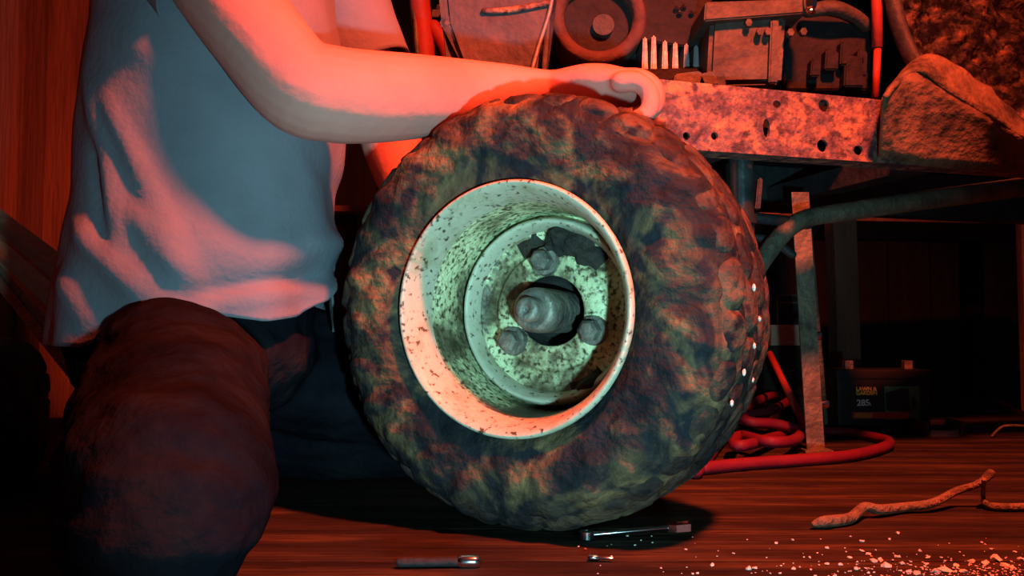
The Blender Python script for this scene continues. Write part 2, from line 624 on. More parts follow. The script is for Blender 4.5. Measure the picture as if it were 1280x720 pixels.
# trunk, neck, head
tube(bm, [(-0.40, 1.17, 0.20, 0.10, 0.12), (-0.41, 1.17, 0.36, 0.12, 0.115), (-0.39, 1.17, 0.52, 0.14, 0.12),
          (-0.37, 1.17, 0.66, 0.15, 0.115), (-0.35, 1.17, 0.75, 0.11, 0.085)], seg=24, up=(1, 0, 0))
tube(bm, [(-0.35, 1.17, 0.74, 0.06, 0.065), (-0.31, 1.17, 0.82, 0.055, 0.06), (-0.28, 1.17, 0.90, 0.055, 0.06)], seg=18, up=(1, 0, 0))
HR = Euler((0, math.radians(28), 0))
HC = Vector((-0.245, 1.17, 0.955))


def hp(x, y, z):
    return HC + HR.to_matrix() @ Vector((x, y, z))


ellipsoid(bm, hp(-0.012, 0, 0.025), (0.098, 0.076, 0.092), HR)
ellipsoid(bm, hp(0.028, 0, -0.045), (0.060, 0.056, 0.078), HR)
ellipsoid(bm, hp(0.066, 0, -0.098), (0.024, 0.028, 0.022), HR)
tube(bm, [(*hp(0.085, 0, 0.022), 0.009, 0.009), (*hp(0.103, 0, -0.012), 0.013, 0.012), (*hp(0.112, 0, -0.026), 0.014, 0.013)], seg=10)
ellipsoid(bm, hp(0.088, 0, -0.058), (0.014, 0.026, 0.006), HR)
ellipsoid(bm, hp(0.086, 0, -0.070), (0.014, 0.023, 0.007), HR)
for s in (-1, 1):
    ellipsoid(bm, hp(0.072, 0.033 * s, 0.034), (0.016, 0.028, 0.010), HR)
    ellipsoid(bm, hp(-0.005, 0.078 * s, -0.005), (0.020, 0.010, 0.033), HR)
# near arm (stretched over the wheel)
near_arm = [pt(205, -95, 1.05, 0.062), pt(262, -35, 1.00, 0.057), pt(318, 40, 0.975, 0.053), pt(372, 106, 0.975, 0.053),
            pt(408, 117, 0.99, 0.0545), pt(450, 121, 1.015, 0.054), pt(510, 121, 1.065, 0.052), pt(580, 119, 1.135, 0.046),
            pt(640, 117, 1.165, 0.038), pt(690, 113, 1.17, 0.032, 0.0265), pt(722, 110, 1.165, 0.034, 0.027)]
tube(bm, near_arm, seg=22)
# near palm: flat slab across the depth
tube(bm, [pt(700, 112, 1.165, 0.032, 0.026), pt(735, 108, 1.15, 0.043, 0.028), pt(762, 109, 1.135, 0.047, 0.028), pt(784, 108, 1.122, 0.046, 0.022)], seg=20)
for k, (dy, ln, rr) in enumerate([(-0.036, 0.86, 0.0118), (-0.012, 0.97, 0.0128), (0.013, 1.0, 0.0130), (0.037, 0.96, 0.0124)]):
    Y = 1.118 + dy
    x0, y0 = 776, 101
    path = [(x0, y0, 0), (x0 + 24 * ln, y0 + 0, -.004), (x0 + 40 * ln, y0 + 11, -.008), (x0 + 43 * ln, y0 + 28, -.013), (x0 + 36 * ln, y0 + 40, -.016), (x0 + 23 * ln, y0 + 44, -.018)]
    path = [(x, y_ + (2 - 3 * k if k < 2 else -2), q) for x, y_, q in path]
    rs = [rr * 1.15, rr * 1.08, rr * 1.05, rr, rr * 0.95, rr * 0.85]
    tube(bm, [pt(x, y_, Y + q, r_) for (x, y_, q), r_ in zip(path, rs)], seg=12, per=4)
# thumb on the far side of the palm
tube(bm, [pt(722, 112, 1.19, 0.015), pt(745, 116, 1.205, 0.0125), pt(767, 120, 1.20, 0.0115), pt(787, 127, 1.185, 0.0095)], seg=12, per=4)
# far arm
far_arm = [pt(352, -80, 1.326, 0.060), pt(405, -10, 1.330, 0.054), pt(450, 75, 1.345, 0.049), pt(474, 120, 1.345, 0.048), pt(490, 180, 1.335, 0.046),
           pt(508, 240, 1.322, 0.037), pt(520, 285, 1.330, 0.029, 0.025), pt(526, 308, 1.325, 0.03, 0.025)]
tube(bm, far_arm, seg=20)
tube(bm, [pt(524, 298, 1.325, 0.026, 0.026), pt(532, 325, 1.320, 0.036, 0.022), pt(544, 350, 1.315, 0.036, 0.019)], seg=18, up=(0, 1, 0))
for k in range(4):
    ox = -26 + 17 * k
    tube(bm, [pt(540 + ox, 345, 1.317, 0.0105), pt(550 + ox, 372 + 4 * min(k, 2), 1.262, 0.010), pt(558 + ox, 392 + 5 * min(k, 2), 1.250, 0.0085)], seg=10, per=4)
tube(bm, [pt(545, 318, 1.315, 0.013), pt(568, 330, 1.295, 0.011), pt(585, 345, 1.282, 0.009)], seg=10, per=4)
# legs, folded in a kneel (inside the jeans)
tube(bm, [(-0.40, 1.08, 0.19, 0.075), (-0.33, 0.88, 0.155, 0.068), (-0.275, 0.715, 0.105, 0.055)], seg=18)
tube(bm, [(-0.275, 0.70, 0.085, 0.05), (-0.38, 0.90, 0.065, 0.048), (-0.50, 1.10, 0.05, 0.034), (-0.53, 1.15, 0.05, 0.03)], seg=16)
tube(bm, [(-0.39, 1.28, 0.20, 0.075), (-0.22, 1.33, 0.165, 0.066), (-0.045, 1.36, 0.105, 0.055)], seg=18)
tube(bm, [(-0.045, 1.365, 0.075, 0.05), (-0.25, 1.375, 0.065, 0.048), (-0.46, 1.36, 0.05, 0.034), (-0.51, 1.35, 0.05, 0.03)], seg=16)
body = build('body', bm, M_skin, person, True, world=True)
remesh(body, 0.0034, 4, 0.5)

# hair and eyes
bm = bmesh.new()
ellipsoid(bm, hp(-0.022, 0, 0.04), (0.101, 0.084, 0.091), HR, 28, 20)
for v in bm.verts:
    loc = HR.to_matrix().inverted() @ (v.co - HC)
    if loc.x > 0.045:
        loc.x = 0.045 + (loc.x - 0.045) * 0.2
    if loc.z < -0.01 and loc.x > -0.04:
        loc.z = -0.01 + (loc.z + 0.01) * 0.1
    v.co = HC + HR.to_matrix() @ loc + Vector([noise.noise(v.co * 60 + Vector((i * 9, 0, 0))) * 0.004 for i in range(3)])
build('hair', bm, M_hair, person, True, world=True)
for s in (-1, 1):
    bm = bmesh.new()
    ellipsoid(bm, hp(0.073, 0.031 * s, 0.016), (0.012, 0.013, 0.010), HR, 14, 10)
    e = build('eye', bm, M_eye, person, True, world=True)
    bm = bmesh.new()
    ellipsoid(bm, hp(0.0835, 0.031 * s, 0.014), (0.003, 0.006, 0.006), HR, 10, 8)
    build('iris', bm, M_iris, e, True, world=True)

# T-shirt: torso shell from rings, plus two sleeves
rows = [  # py at Y=1.16, back px, front px, half depth, centre Y
    (415, 45, 412, 0.178, 1.165), (370, 54, 408, 0.182, 1.165), (330, 62, 423, 0.182, 1.165), (290, 68, 414, 0.180, 1.165),
    (240, 73, 410, 0.178, 1.165), (200, 78, 420, 0.178, 1.165), (150, 86, 424, 0.182, 1.167), (100, 92, 424, 0.188, 1.168), (50, 98, 418, 0.194, 1.17),
    (0, 105, 410, 0.198, 1.17), (-50, 118, 404, 0.198, 1.17), (-95, 140, 396, 0.188, 1.17), (-130, 172, 384, 0.155, 1.17),
    (-152, 212, 366, 0.10, 1.17), (-160, 240, 352, 0.075, 1.17)]
hem = [(45, 431), (100, 434), (140, 418), (170, 400), (200, 386), (260, 391), (330, 402), (375, 396), (402, 376), (415, 352)]
NS = 132
fine_rows = [(a, b + 42, c, d, e) for a, b, c, d, e in smooth_path(rows, 6)]


def fold(x, z, Ax, Az, ux, uz, Ln, wd, h):
    """soft ridge of height h along the line a-b"""
    dd = (x - Ax) * -uz + (z - Az) * ux
    if abs(dd) > 3 * wd:
        return 0.0
    t = ((x - Ax) * ux + (z - Az) * uz) / Ln
    return h * math.exp(-(dd / wd) ** 2) * min(1, max(0, t / 0.25)) * min(1, max(0, (1 - t) / 0.25))


FOLDS = [(95, 60, 165, 330, 0.012, 0.010), (120, 90, 260, 370, 0.010, 0.011), (165, 250, 250, 365, 0.011, 0.013), (70, 260, 215, 395, 0.014, 0.014),
         (355, 170, 385, 330, 0.011, 0.014), (60, 330, 130, 420, 0.014, 0.008), (220, 375, 400, 330, 0.010, -0.008), (240, 385, 410, 350, 0.009, 0.008),
         (110, 150, 140, 330, 0.010, -0.009), (300, 200, 330, 330, 0.02, -0.006), (385, 200, 412, 320, 0.009, 0.012), (120, 20, 330, 170, 0.016, 0.006)]
FL = []
for (ax, ay, bx_, by_, wd, h) in FOLDS:
    A, B = P(ax, ay, 1.0), P(bx_, by_, 1.0)
    Ln = math.hypot(B.x - A.x, B.z - A.z)
    FL.append((A.x, A.z, (B.x - A.x) / Ln, (B.z - A.z) / Ln, Ln, wd, h))
bm = bmesh.new()
g = []
for ri, (py_, bx, fx, hb, cy) in enumerate(fine_rows):
    row = []
    for k in range(NS):
        a = 2 * PI * k / NS
        ca, sa = math.cos(a), math.sin(a)
        e = 2.0 / 2.35
        ex = math.copysign(abs(ca) ** e, ca)
        ey = math.copysign(abs(sa) ** e, sa)
        mx, hx = (bx + fx) / 2, (fx - bx) / 2
        X = P(mx + hx * ex, py_, 1.16).x
        Yv = cy - hb * ey
        Z = P(mx + hx * ex, py_, 1.16).z
        if py_ > 270:
            s = (py_ - 270) / (415 - 270)
            s = min(1, max(0, s))
            pxv = 640 + X / Yv * FPX
            hpy = interp(hem, pxv) if ey > -0.25 else 415
            Zh = P(pxv, hpy, Yv).z
            Z0 = P(mx + hx * ex, 270, 1.16).z
            Z = Z0 + (Zh - Z0) * s
        v = Vector((X, Yv, Z))
        nv = Vector((ca, -sa, 0))
        d = noise.noise(v * 7) * 0.008 + noise.noise(v * 19) * 0.0025
        if sa > -0.1:
            d += 0.75 * sum(fold(X, Z, *f) for f in FL) * min(1, sa + 0.35)
        lowf = min(1, max(0, (py_ - 300) / 115))
        d += lowf * 0.006 * math.sin(a * 9 + 1)
        row.append(bm.verts.new(v + nv * d))
    g.append(row)
for A, B in zip(g, g[1:]):
    for k in range(NS):
        bm.faces.new((A[k], A[(k + 1) % NS], B[(k + 1) % NS], B[k]))


def sleeve(bm, pts, seg=40):
    """open tube with a little cloth noise"""
    pp = smooth_path(pts, 8)
    pos = [Vector(p[:3]) for p in pp]
    rings = []
    for i, q in enumerate(pos):
        t = (pos[min(i + 1, len(pos) - 1)] - pos[max(i - 1, 0)]).normalized()
        u = Vector((0, 0, 1)) - t * t.z
        u.normalize()
        s = t.cross(u)
        r_ = []
        for k in range(seg):
            a = 2 * PI * k / seg
            nv = s * math.cos(a) + u * math.sin(a)
            rr = pp[i][3] + noise.noise((q + nv * 0.06) * 16) * 0.007
            r_.append(bm.verts.new(q + nv * rr))
        rings.append(r_)
    for A, B in zip(rings, rings[1:]):
        for k in range(seg):
            bm.faces.new((A[k], A[(k + 1) % seg], B[(k + 1) % seg], B[k]))


sleeve(bm, [pt(180, -120, 1.10, 0.070), pt(205, -95, 1.05, 0.080), pt(235, -63, 1.015, 0.078), pt(262, -34, 1.00, 0.0765), pt(277, -15, 0.993, 0.0755)])
sleeve(bm, [pt(335, -100, 1.27, 0.075), pt(362, -65, 1.30, 0.084), pt(400, -15, 1.33, 0.083), pt(434, 42, 1.345, 0.080), pt(460, 92, 1.347, 0.074)])
shirt = build('t_shirt', bm, M_shirt, person, True, world=True)
md = shirt.modifiers.new('t', 'SOLIDIFY')
md.thickness = 0.003
md.offset = 1
apply_mods(shirt)
for p in shirt.data.polygons:
    p.use_smooth = True

# jeans
bm = bmesh.new()
ellipsoid(bm, (-0.415, 1.165, 0.215), (0.155, 0.175, 0.125))
tube(bm, [(-0.40, 1.165, 0.24, 0.155, 0.14), (-0.405, 1.165, 0.33, 0.15, 0.135)], seg=24, up=(1, 0, 0), smooth=False)
tube(bm, [(-0.40, 1.07, 0.185, 0.10, 0.098), (-0.335, 0.88, 0.142, 0.092, 0.088), (-0.272, 0.715, 0.097, 0.082, 0.080)], seg=22)
tube(bm, [(-0.272, 0.70, 0.085, 0.078, 0.080), (-0.38, 0.90, 0.078, 0.076, 0.072), (-0.495, 1.09, 0.062, 0.06, 0.056)], seg=20)
tube(bm, [(-0.39, 1.27, 0.19, 0.10, 0.10), (-0.22, 1.335, 0.155, 0.088, 0.092), (-0.045, 1.375, 0.097, 0.076, 0.078)], seg=22)
tube(bm, [(-0.045, 1.38, 0.082, 0.07, 0.076), (-0.25, 1.385, 0.076, 0.07, 0.07), (-0.46, 1.365, 0.062, 0.058, 0.056)], seg=20)
jeans = build('jeans', bm, M_jeans, person, True, world=True)
remesh(jeans, 0.006, 6, 0.5)
NRM = [v.normal.copy() for v in jeans.data.vertices]
for v, n_ in zip(jeans.data.vertices, NRM):
    q = v.co.copy()
    d = noise.noise(Vector((q.x * 9, q.y * 9, q.z * 24))) * 0.009 + noise.noise(Vector((q.x * 26, q.y * 26, q.z * 48))) * 0.004 + noise.noise(q * 60) * 0.0015
    q = q + n_ * d
    q.z = max(q.z, 0.003)
    v.co = q
# leather shoes, toes on the floor behind the knees
for (hx, hy, tx, ty) in ((-0.52, 1.12, -0.585, 1.27), (-0.50, 1.355, -0.62, 1.46)):
    bm = bmesh.new()
    d = Vector((tx - hx, ty - hy, 0)).normalized()
    a = Vector((hx, hy, 0.055))
    tube(bm, [(*(a - d * 0.02), 0.036, 0.046), (*(a + d * 0.04), 0.04, 0.05), (*(a + d * 0.10), 0.042, 0.043), (*(a + d * 0.17 - Vector((0, 0, 0.012))), 0.045, 0.036),
              (*(a + d * 0.22 - Vector((0, 0, 0.018))), 0.034, 0.026)], seg=18)
    sh = build('shoe', bm, M_shoe, person, True, world=True)
    bm = bmesh.new()
    tube(bm, [(*(a - d * 0.03 + Vector((0, 0, -0.044))), 0.036, 0.010), (*(a + d * 0.08 + Vector((0, 0, -0.045))), 0.040, 0.010),
              (*(a + d * 0.16 + Vector((0, 0, -0.045))), 0.048, 0.010), (*(a + d * 0.23 + Vector((0, 0, -0.045))), 0.034, 0.010)], seg=16)
    build('sole', bm, M_plastic, sh, True, world=True)

# ------------------------------------------------------------------ the tractor
tractor = thing('garden_tractor', 'stripped garden tractor with rusty drilled frame rail and exposed dirty engine', 'tractor', (0.6, 1.7, 0))
RA, RB = Vector((0.211, 1.30, 0)), Vector((0.866, 1.50, 0))
RD = (RB - RA).normalized()
RN = Vector((RD.y, -RD.x, 0))        # towards the camera


def rail_pt(px, py, off=0.0):
    """point on the rail's front face (shifted towards the camera by off)"""
    d = ray(px, py)
    o = RA + RN * off
    t = (o - CAM).dot(RN) / d.dot(RN)
    return CAM + d * t


def part(name, bm, m, parent=tractor, smooth=False):
    return build(name, bm, m, parent, smooth, world=True)


def rail(name, off, m, holes=(), x0=-0.16, x1=1.0):
    a = RA + RD * x0 - RN * off
    b = RA + RD * x1 - RN * off
    bm = bmesh.new()
    zb, zt, th, fl = 0.503, 0.606, 0.005, 0.045
    sec = [(0, zb), (0, zt), (fl, zt), (fl, zt - th), (th, zt - th), (th, zb + th), (fl, zb + th), (fl, zb)]
    prism(bm, [a - RN * u + Vector((0, 0, z)) for u, z in sec], b - a)
    o = part(name, bm, m)
    if holes:
        bc = bmesh.new()
        for (px_, py_, rx, rz) in holes:
            c = rail_pt(px_, py_)
            n = 16
            prism(bc, [c + RN * 0.02 + RD * (rx * math.cos(2 * PI * k / n)) + Vector((0, 0, rz * math.sin(2 * PI * k / n))) for k in range(n)], -RN * 0.04)
        bmesh.ops.recalc_face_normals(bc, faces=bc.faces)
        me = bpy.data.meshes.new('cut')
        bc.to_mesh(me)
        bc.free()
        co = bpy.data.objects.new('cut', me)
        COL.objects.link(co)
        md = o.modifiers.new('b', 'BOOLEAN')
        md.object = co
        md.operation = 'DIFFERENCE'
        md.solver = 'EXACT'
        bpy.context.view_layer.update()
        apply_mods(o)
        bpy.data.objects.remove(co)
        o.data.materials.clear()
        o.data.materials.append(m)
    return o


rail('frame_rail', 0.0, M_rust, [(858, 170, 0.006, 0.006), (893, 170, 0.006, 0.006), (958, 160, 0.006, 0.015), (971, 130, 0.007, 0.006), (1030, 132, 0.010, 0.010),
                                (1028, 182, 0.010, 0.010), (1073, 188, 0.009, 0.008), (1108, 193, 0.009, 0.008), (1161, 197, 0.008, 0.008), (1213, 200, 0.009, 0.009)])
rail('far_frame_rail', 0.52, M_darksteel, x0=-0.3, x1=1.3)
# cross members between the rails
for px_ in (905, 1180):
    bm = bmesh.new()
    a = rail_pt(px_, 150)
    a.z = 0.512
    a = a - RN * 0.008
    prism(bm, [a, a + RD * 0.05, a + RD * 0.05 + Vector((0, 0, 0.04)), a + Vector((0, 0, 0.04))], -RN * 0.55)
    part('cross_member', bm, M_darksteel)
# humped mud-caked gusset on the rail: sloping lower plate and a proud ridge band
low = [(1098, 196), (1140, 206), (1200, 211), (1290, 217)]
rdg = [(1104, 122), (1142, 90), (1190, 118), (1290, 178)]
topl = [(1112, 112), (1157, 70), (1215, 98), (1290, 160)]


def strip(bm, A, B, offA, offB, n=26, amp=0.003, m_=6):
    pa = smooth_path([tuple(p) for p in A], 8)
    pb = smooth_path([tuple(p) for p in B], 8)
    rows_ = []
    for i, (p, q) in enumerate(zip(pa, pb)):
        r_ = []
        for j in range(m_ + 1):
            t = j / m_
            o = offA + (offB - offA) * t
            v = rail_pt(p[0] + (q[0] - p[0]) * t, p[1] + (q[1] - p[1]) * t, o)
            v += RN * (noise.noise(v * 45) * amp)
            r_.append(bm.verts.new(v))
        rows_.append(r_)
    for X, Y_ in zip(rows_, rows_[1:]):
        for j in range(m_):
            bm.faces.new((X[j], X[j + 1], Y_[j + 1], Y_[j]))


def thick(o, t):
    md = o.modifiers.new('t', 'SOLIDIFY')
    md.thickness = t
    md.offset = 0
    apply_mods(o)
    return o


bm = bmesh.new()
strip(bm, low, rdg, 0.012, 0.065)
gus = thick(part('gusset', bm, M_gusset, tractor, True), 0.006)
bm = bmesh.new()
strip(bm, rdg, topl, 0.067, 0.03, amp=0.008)
thick(part('gusset_ridge', bm, M_gusset, gus, True), 0.008)
# mud-caked rear fender above it
bm = bmesh.new()
gr = []
for i in range(61):
    r_ = []
    for j in range(61):
        s, t = i / 60, j / 60
        px_ = 1118 + 230 * s
        py_ = -70 + 245 * t
        Yb = 1.60 + 0.10 * s + 0.10 * max(0, 0.5 - t)
        if t > 0.35 and s < 0.2:
            px_ += (t - 0.35) * 70 * (1 - s / 0.2)
        v = P(px_, py_, Yb)
        v.y += noise.noise(v * 16) * 0.03 + noise.noise(v * 45) * 0.016 + noise.noise(v * 95) * 0.006
        r_.append(bm.verts.new(v))
    gr.append(r_)
for i in range(60):
    for j in range(60):
        bm.faces.new((gr[i][j], gr[i + 1][j], gr[i + 1][j + 1], gr[i][j + 1]))
thick(part('rear_fender', bm, M_rustdark, tractor, True), 0.012)
# grey strut running into the fender
bm = bmesh.new()
tube(bm, [(*P(1112, -20, 1.54), 0.010, 0.014), (*P(1126, 40, 1.53), 0.010, 0.015), (*P(1150, 92, 1.50), 0.010, 0.016)], seg=10)
part('strut', bm, M_darksteel, smooth=True)
# red control rod
bm = bmesh.new()
cyl(bm, P(1095, -40, 1.56), P(1097, 60, 1.56), 0.0095)
cyl(bm, P(1097, 60, 1.56), P(1094, 122, 1.56), 0.0065)
part('control_rod', bm, M_redpaint, smooth=True)
# engine bed bolted across the two rails
bm = bmesh.new()
a = RA + RD * -0.12 - RN * 0.20
prism(bm, [a + Vector((0, 0, 0.600)), a + RD * 1.0 + Vector((0, 0, 0.600)), a + RD * 1.0 + Vector((0, 0, 0.657)), a + Vector((0, 0, 0.657))], -RN * 0.345)
part('engine_bed', bm, M_engine)
# crankcase (pale dirty casting)
bm = bmesh.new()
pxprism(bm, [(884, 106), (889, 18), (984, 14), (978, 104)], 1.52, 0.22, 0.008)
cc = part('crankcase', bm, M_alu)
bm = bmesh.new()
pxprism(bm, [(880, 26), (882, 2), (1012, -2), (1008, 16)], 1.50, 0.24)
part('crankcase_cover', bm, M_alu, cc)
bm = bmesh.new()
pxprism(bm, [(961, 104), (964, 24), (974, 24), (972, 104)], 1.508, 0.03)
part('casting_rib', bm, M_alu, cc)
for (px_, py_) in ((934, 31), (948, 42), (958, 42), (986, 43), (1002, 42)):
    bm = bmesh.new()
    c = P(px_, py_, 1.515)
    tube(bm, [(*c, 0.006, 0.007), (*(c - Vector((0, 0.012, 0))), 0.006, 0.007)], seg=6, round_ends=False, smooth=False)
    part('casting_bolt', bm, M_alu, cc)
bm = bmesh.new()
pxprism(bm, [(886, 110), (886, 92), (906, 88), (908, 110)], 1.50, 0.05)
part('mount_foot', bm, M_darksteel, cc)
# dark engine shrouds
bm = bmesh.new()
pxprism(bm, [(980, 112), (984, 20), (1010, 15), (1048, 22), (1088, 40), (1094, 112)], 1.60, 0.25)
sh1 = part('engine_shroud', bm, M_engine)
for (px_, py_, ww, hh) in ((1040, 74, 18, 26), (1056, 66, 12, 30), (1068, 88, 26, 40), (1020, 84, 14, 22), (1078, 78, 14, 34)):
    bm = bmesh.new()
    pxprism(bm, [(px_ - ww / 2, py_ + hh / 2), (px_ - ww / 2 + 2, py_ - hh / 2), (px_ + ww / 2, py_ - hh / 2 + 3), (px_ + ww / 2 - 1, py_ + hh / 2)], 1.575, 0.05)
    part('shroud_boss', bm, M_engine, sh1)
bm = bmesh.new()
tube(bm, [(*P(1010, 14, 1.57), 0.012, 0.012), (*P(1040, 10, 1.56), 0.014, 0.014), (*P(1068, 20, 1.575), 0.013, 0.012), (*P(1082, 32, 1.59), 0.012, 0.012)], seg=12)
part('exhaust_pipe', bm, M_alu, smooth=True)
bm = bmesh.new()
pxprism(bm, [(800, 50), (806, -40), (890, -40), (890, 58), (872, 60)], 1.62, 0.25)
part('blower_housing', bm, M_engine)
for (px_, py_) in ((846, 10), (855, 8), (865, 16), (850, 16)):
    bm = bmesh.new()
    ellipsoid(bm, P(px_, py_, 1.615), (0.006, 0.008, 0.003), u=8, v=6)
    part('bright_clip', bm, M_chrome)
# cylinder cooling fins
for k, (px_, t, b_) in enumerate([(806, 46, 92), (817, 44, 92), (831, 50, 88), (844, 52, 88), (858, 54, 86), (870, 56, 92)]):
    bm = bmesh.new()
    pxprism(bm, [(px_ - 3.5, b_), (px_ - 2, t), (px_ + 3, t), (px_ + 4.5, b_)], 1.60, 0.16)
    part('cooling_fin', bm, M_fin)
bm = bmesh.new()
pxprism(bm, [(796, 112), (796, 86), (884, 84), (884, 112)], 1.58, 0.2)
part('engine_base', bm, M_engine)
for (px_, ww) in ((862, 22), (886, 14)):
    bm = bmesh.new()
    pxprism(bm, [(px_ - ww, 108), (px_ - ww + 4, 92), (px_ + ww - 8, 88), (px_ + ww, 106)], 1.49, 0.06)
    part('mount_lug', bm, M_alu)
# round rusty pulley housing
c = P(748, 22, 1.60)
bm = bmesh.new()
prof = [(0.062, -0.03), (0.064, 0.004), (0.070, 0.010), (0.082, 0.012), (0.088, 0.004), (0.088, -0.10)]
for_ring = []
rr_ = []
for i in range(64):
    a = 2 * PI * i / 64
    rr_.append([bm.verts.new(c + Vector((r * math.cos(a), -ww, r * math.sin(a)))) for r, ww in prof])
for i in range(64):
    A, B = rr_[i], rr_[(i + 1) % 64]
    for j in range(len(prof) - 1):
        bm.faces.new((A[j], A[j + 1], B[j + 1], B[j]))
ph = part('pulley_housing', bm, M_ring, smooth=True)
bm = bmesh.new()
cyl(bm, c + Vector((0, 0.02, 0)), c + Vector((0, 0.09, 0)), 0.065, 40)
part('pulley_face', bm, M_engine, ph)
bm = bmesh.new()
cyl(bm, c + Vector((0.01, 0.008, -0.01)), c + Vector((0.01, 0.03, -0.01)), 0.02, 24)
part('pulley_hub', bm, M_darksteel, ph)
bm = bmesh.new()
pxprism(bm, [(668, 112), (676, 30), (700, 20), (812, 40), (812, 112)], 1.70, 0.1)
part('engine_backplate', bm, M_darksteel)
# dull grey fuel tank with tapering sides
bm = bmesh.new()
top_ = [P(524, -50, 1.56), P(694, -50, 1.56)]
pxprism(bm, [(586, 112), (576, 80), (556, 30), (548, -50), (700, -50), (692, 8), (676, 60), (664, 112)], 1.56, 0.26)
es = [e for e in bm.edges]
bmesh.ops.bevel(bm, geom=es, offset=0.008, segments=2, affect='EDGES')
tank = part('fuel_tank', bm, M_tank, smooth=False)
bm = bmesh.new()
tube(bm, [(*P(692, -30, 1.555), 0.004, 0.004), (*P(688, 10, 1.555), 0.004, 0.004), (*P(672, 62, 1.555), 0.004, 0.004), (*P(663, 95, 1.555), 0.004, 0.004)], seg=8)
part('tank_seam', bm, M_fin, tank, True)
bm = bmesh.new()
tube(bm, [(*P(604, 14, 1.556), 0.004, 0.005), (*P(640, 12, 1.556), 0.004, 0.006), (*P(690, 3, 1.556), 0.004, 0.005)], seg=8)
part('tank_strap', bm, M_rust, tank, True)
# chrome fitting above the crankcase
bm = bmesh.new()
c = P(1013, 6, 1.49)
tube(bm, [(*(c + Vector((0, 0, 0.03))), 0.011, 0.011), (*c, 0.011, 0.011)], seg=6, smooth=False, up=(1, 0, 0))
ellipsoid(bm, c + Vector((0, 0, -0.012)), (0.009, 0.009, 0.006))
part('hose_fitting', bm, M_chrome)
# steel cylinder hanging under the rail
bm = bmesh.new()
c = P(926, 195, 1.43)
cyl(bm, (c.x, c.y, 0.515), (c.x, c.y, 0.36), 0.020, 28)
cyl(bm, (c.x, c.y, 0.42), (c.x, c.y, 0.405), 0.024, 28)
sc_ = part('steering_cylinder', bm, M_cyl, smooth=False)
# axle and link bars seen below the rails
bm = bmesh.new()
tube(bm, [(*P(900, 268, 1.55), 0.012, 0.010), (*P(960, 274, 1.56), 0.012, 0.010), (*P(1010, 280, 1.6), 0.012, 0.010)], seg=10)
part('tie_bar', bm, M_darksteel, smooth=True)
bm = bmesh.new()
tube(bm, [(*P(900, 292, 1.6), 0.012, 0.009), (*P(960, 300, 1.6), 0.010, 0.008), (*P(990, 318, 1.6), 0.008, 0.008)], seg=10)
part('drag_link', bm, M_darksteel, smooth=True)
bm = bmesh.new()
pxprism(bm, [(944, 262), (948, 222), (954, 222), (951, 262)], 1.62, 0.02)
part('hanger', bm, M_darksteel)
# bent steel tube running from the rear down behind the wheel
bm = bmesh.new()
tube(bm, [(*P(1400, 214, 1.72), 0.0185, 0.0185), (*P(1290, 232, 1.68), 0.0185, 0.0185), (*P(1150, 251, 1.63), 0.018, 0.018), (*P(1050, 266, 1.60), 0.017, 0.017),
          (*P(1008, 273, 1.585), 0.0165, 0.0165), (*P(983, 288, 1.57), 0.0165, 0.0165), (*P(958, 318, 1.555), 0.0165, 0.0165), (*P(930, 360, 1.54), 0.0165, 0.0165)], seg=18)
part('bent_tube', bm, M_steel, smooth=True)

# ------------------------------------------------------------------ prop stand under the frame
base = F(1020, 566)
stand = thing('prop_stand', 'upright steel angle stand propping the tractor frame beside the red hose', 'stand', (base.x, base.y, 0))
bm = bmesh.new()
tp = P(1000, 232, base.y)
a = Vector((base.x, base.y, 0.004))
b_ = Vector((tp.x, tp.y, 0.503))
wv, dv = Vector((0.034, 0, 0)), Vector((0, 0.034, 0))
sec = [Vector((-0.017, 0, 0)), Vector((0.017, 0, 0)), Vector((0.017, 0.034, 0)), Vector((0.012, 0.034, 0)), Vector((0.012, 0.005, 0)), Vector((-0.017, 0.005, 0))]
A = [bm.verts.new(a + s) for s in sec]
B = [bm.verts.new(b_ + s) for s in sec]
bm.faces.new(A)
bm.faces.new(B[::-1])
for i in range(6):
    bm.faces.new((A[i], A[(i + 1) % 6], B[(i + 1) % 6], B[i]))
part('post', bm, M_steel, stand)
bm = bmesh.new()
box(bm, (a.x - 0.024, a.y - 0.012, 0), (a.x + 0.03, a.y + 0.05, 0.006), 0.001)
part('foot_plate', bm, M_steel, stand)
bm = bmesh.new()
q0, q1 = F(1033, 541), P(1012, 290, F(1033, 541).y - 0.15)
cyl(bm, (q0.x, q0.y, 0.002), (q1.x, q1.y, q1.z), 0.006, 10)
rod = part('brace_rod', bm, M_steel, stand)
bm = bmesh.new()
box(bm, (q0.x - 0.018, q0.y - 0.02, 0), (q0.x + 0.016, q0.y + 0.02, 0.012), 0.002)
part('rod_foot', bm, M_steel, rod)
for (px_, py_) in ((1017, 420), (1026, 505)):
    bm = bmesh.new()
    c = P(px_, py_, base.y + 0.012)
    tube(bm, [(c.x - 0.004, c.y, c.z, 0.006, 0.006), (c.x + 0.012, c.y, c.z, 0.005, 0.009)], seg=8)
    part('pin', bm, M_chrome, stand)

# ------------------------------------------------------------------ red hose
bm = bmesh.new()
pts = []


def hz(px, py, z=0.011):
    v = F(px, py, z)
    return (v.x, v.y, z, 0.0105, 0.0105)


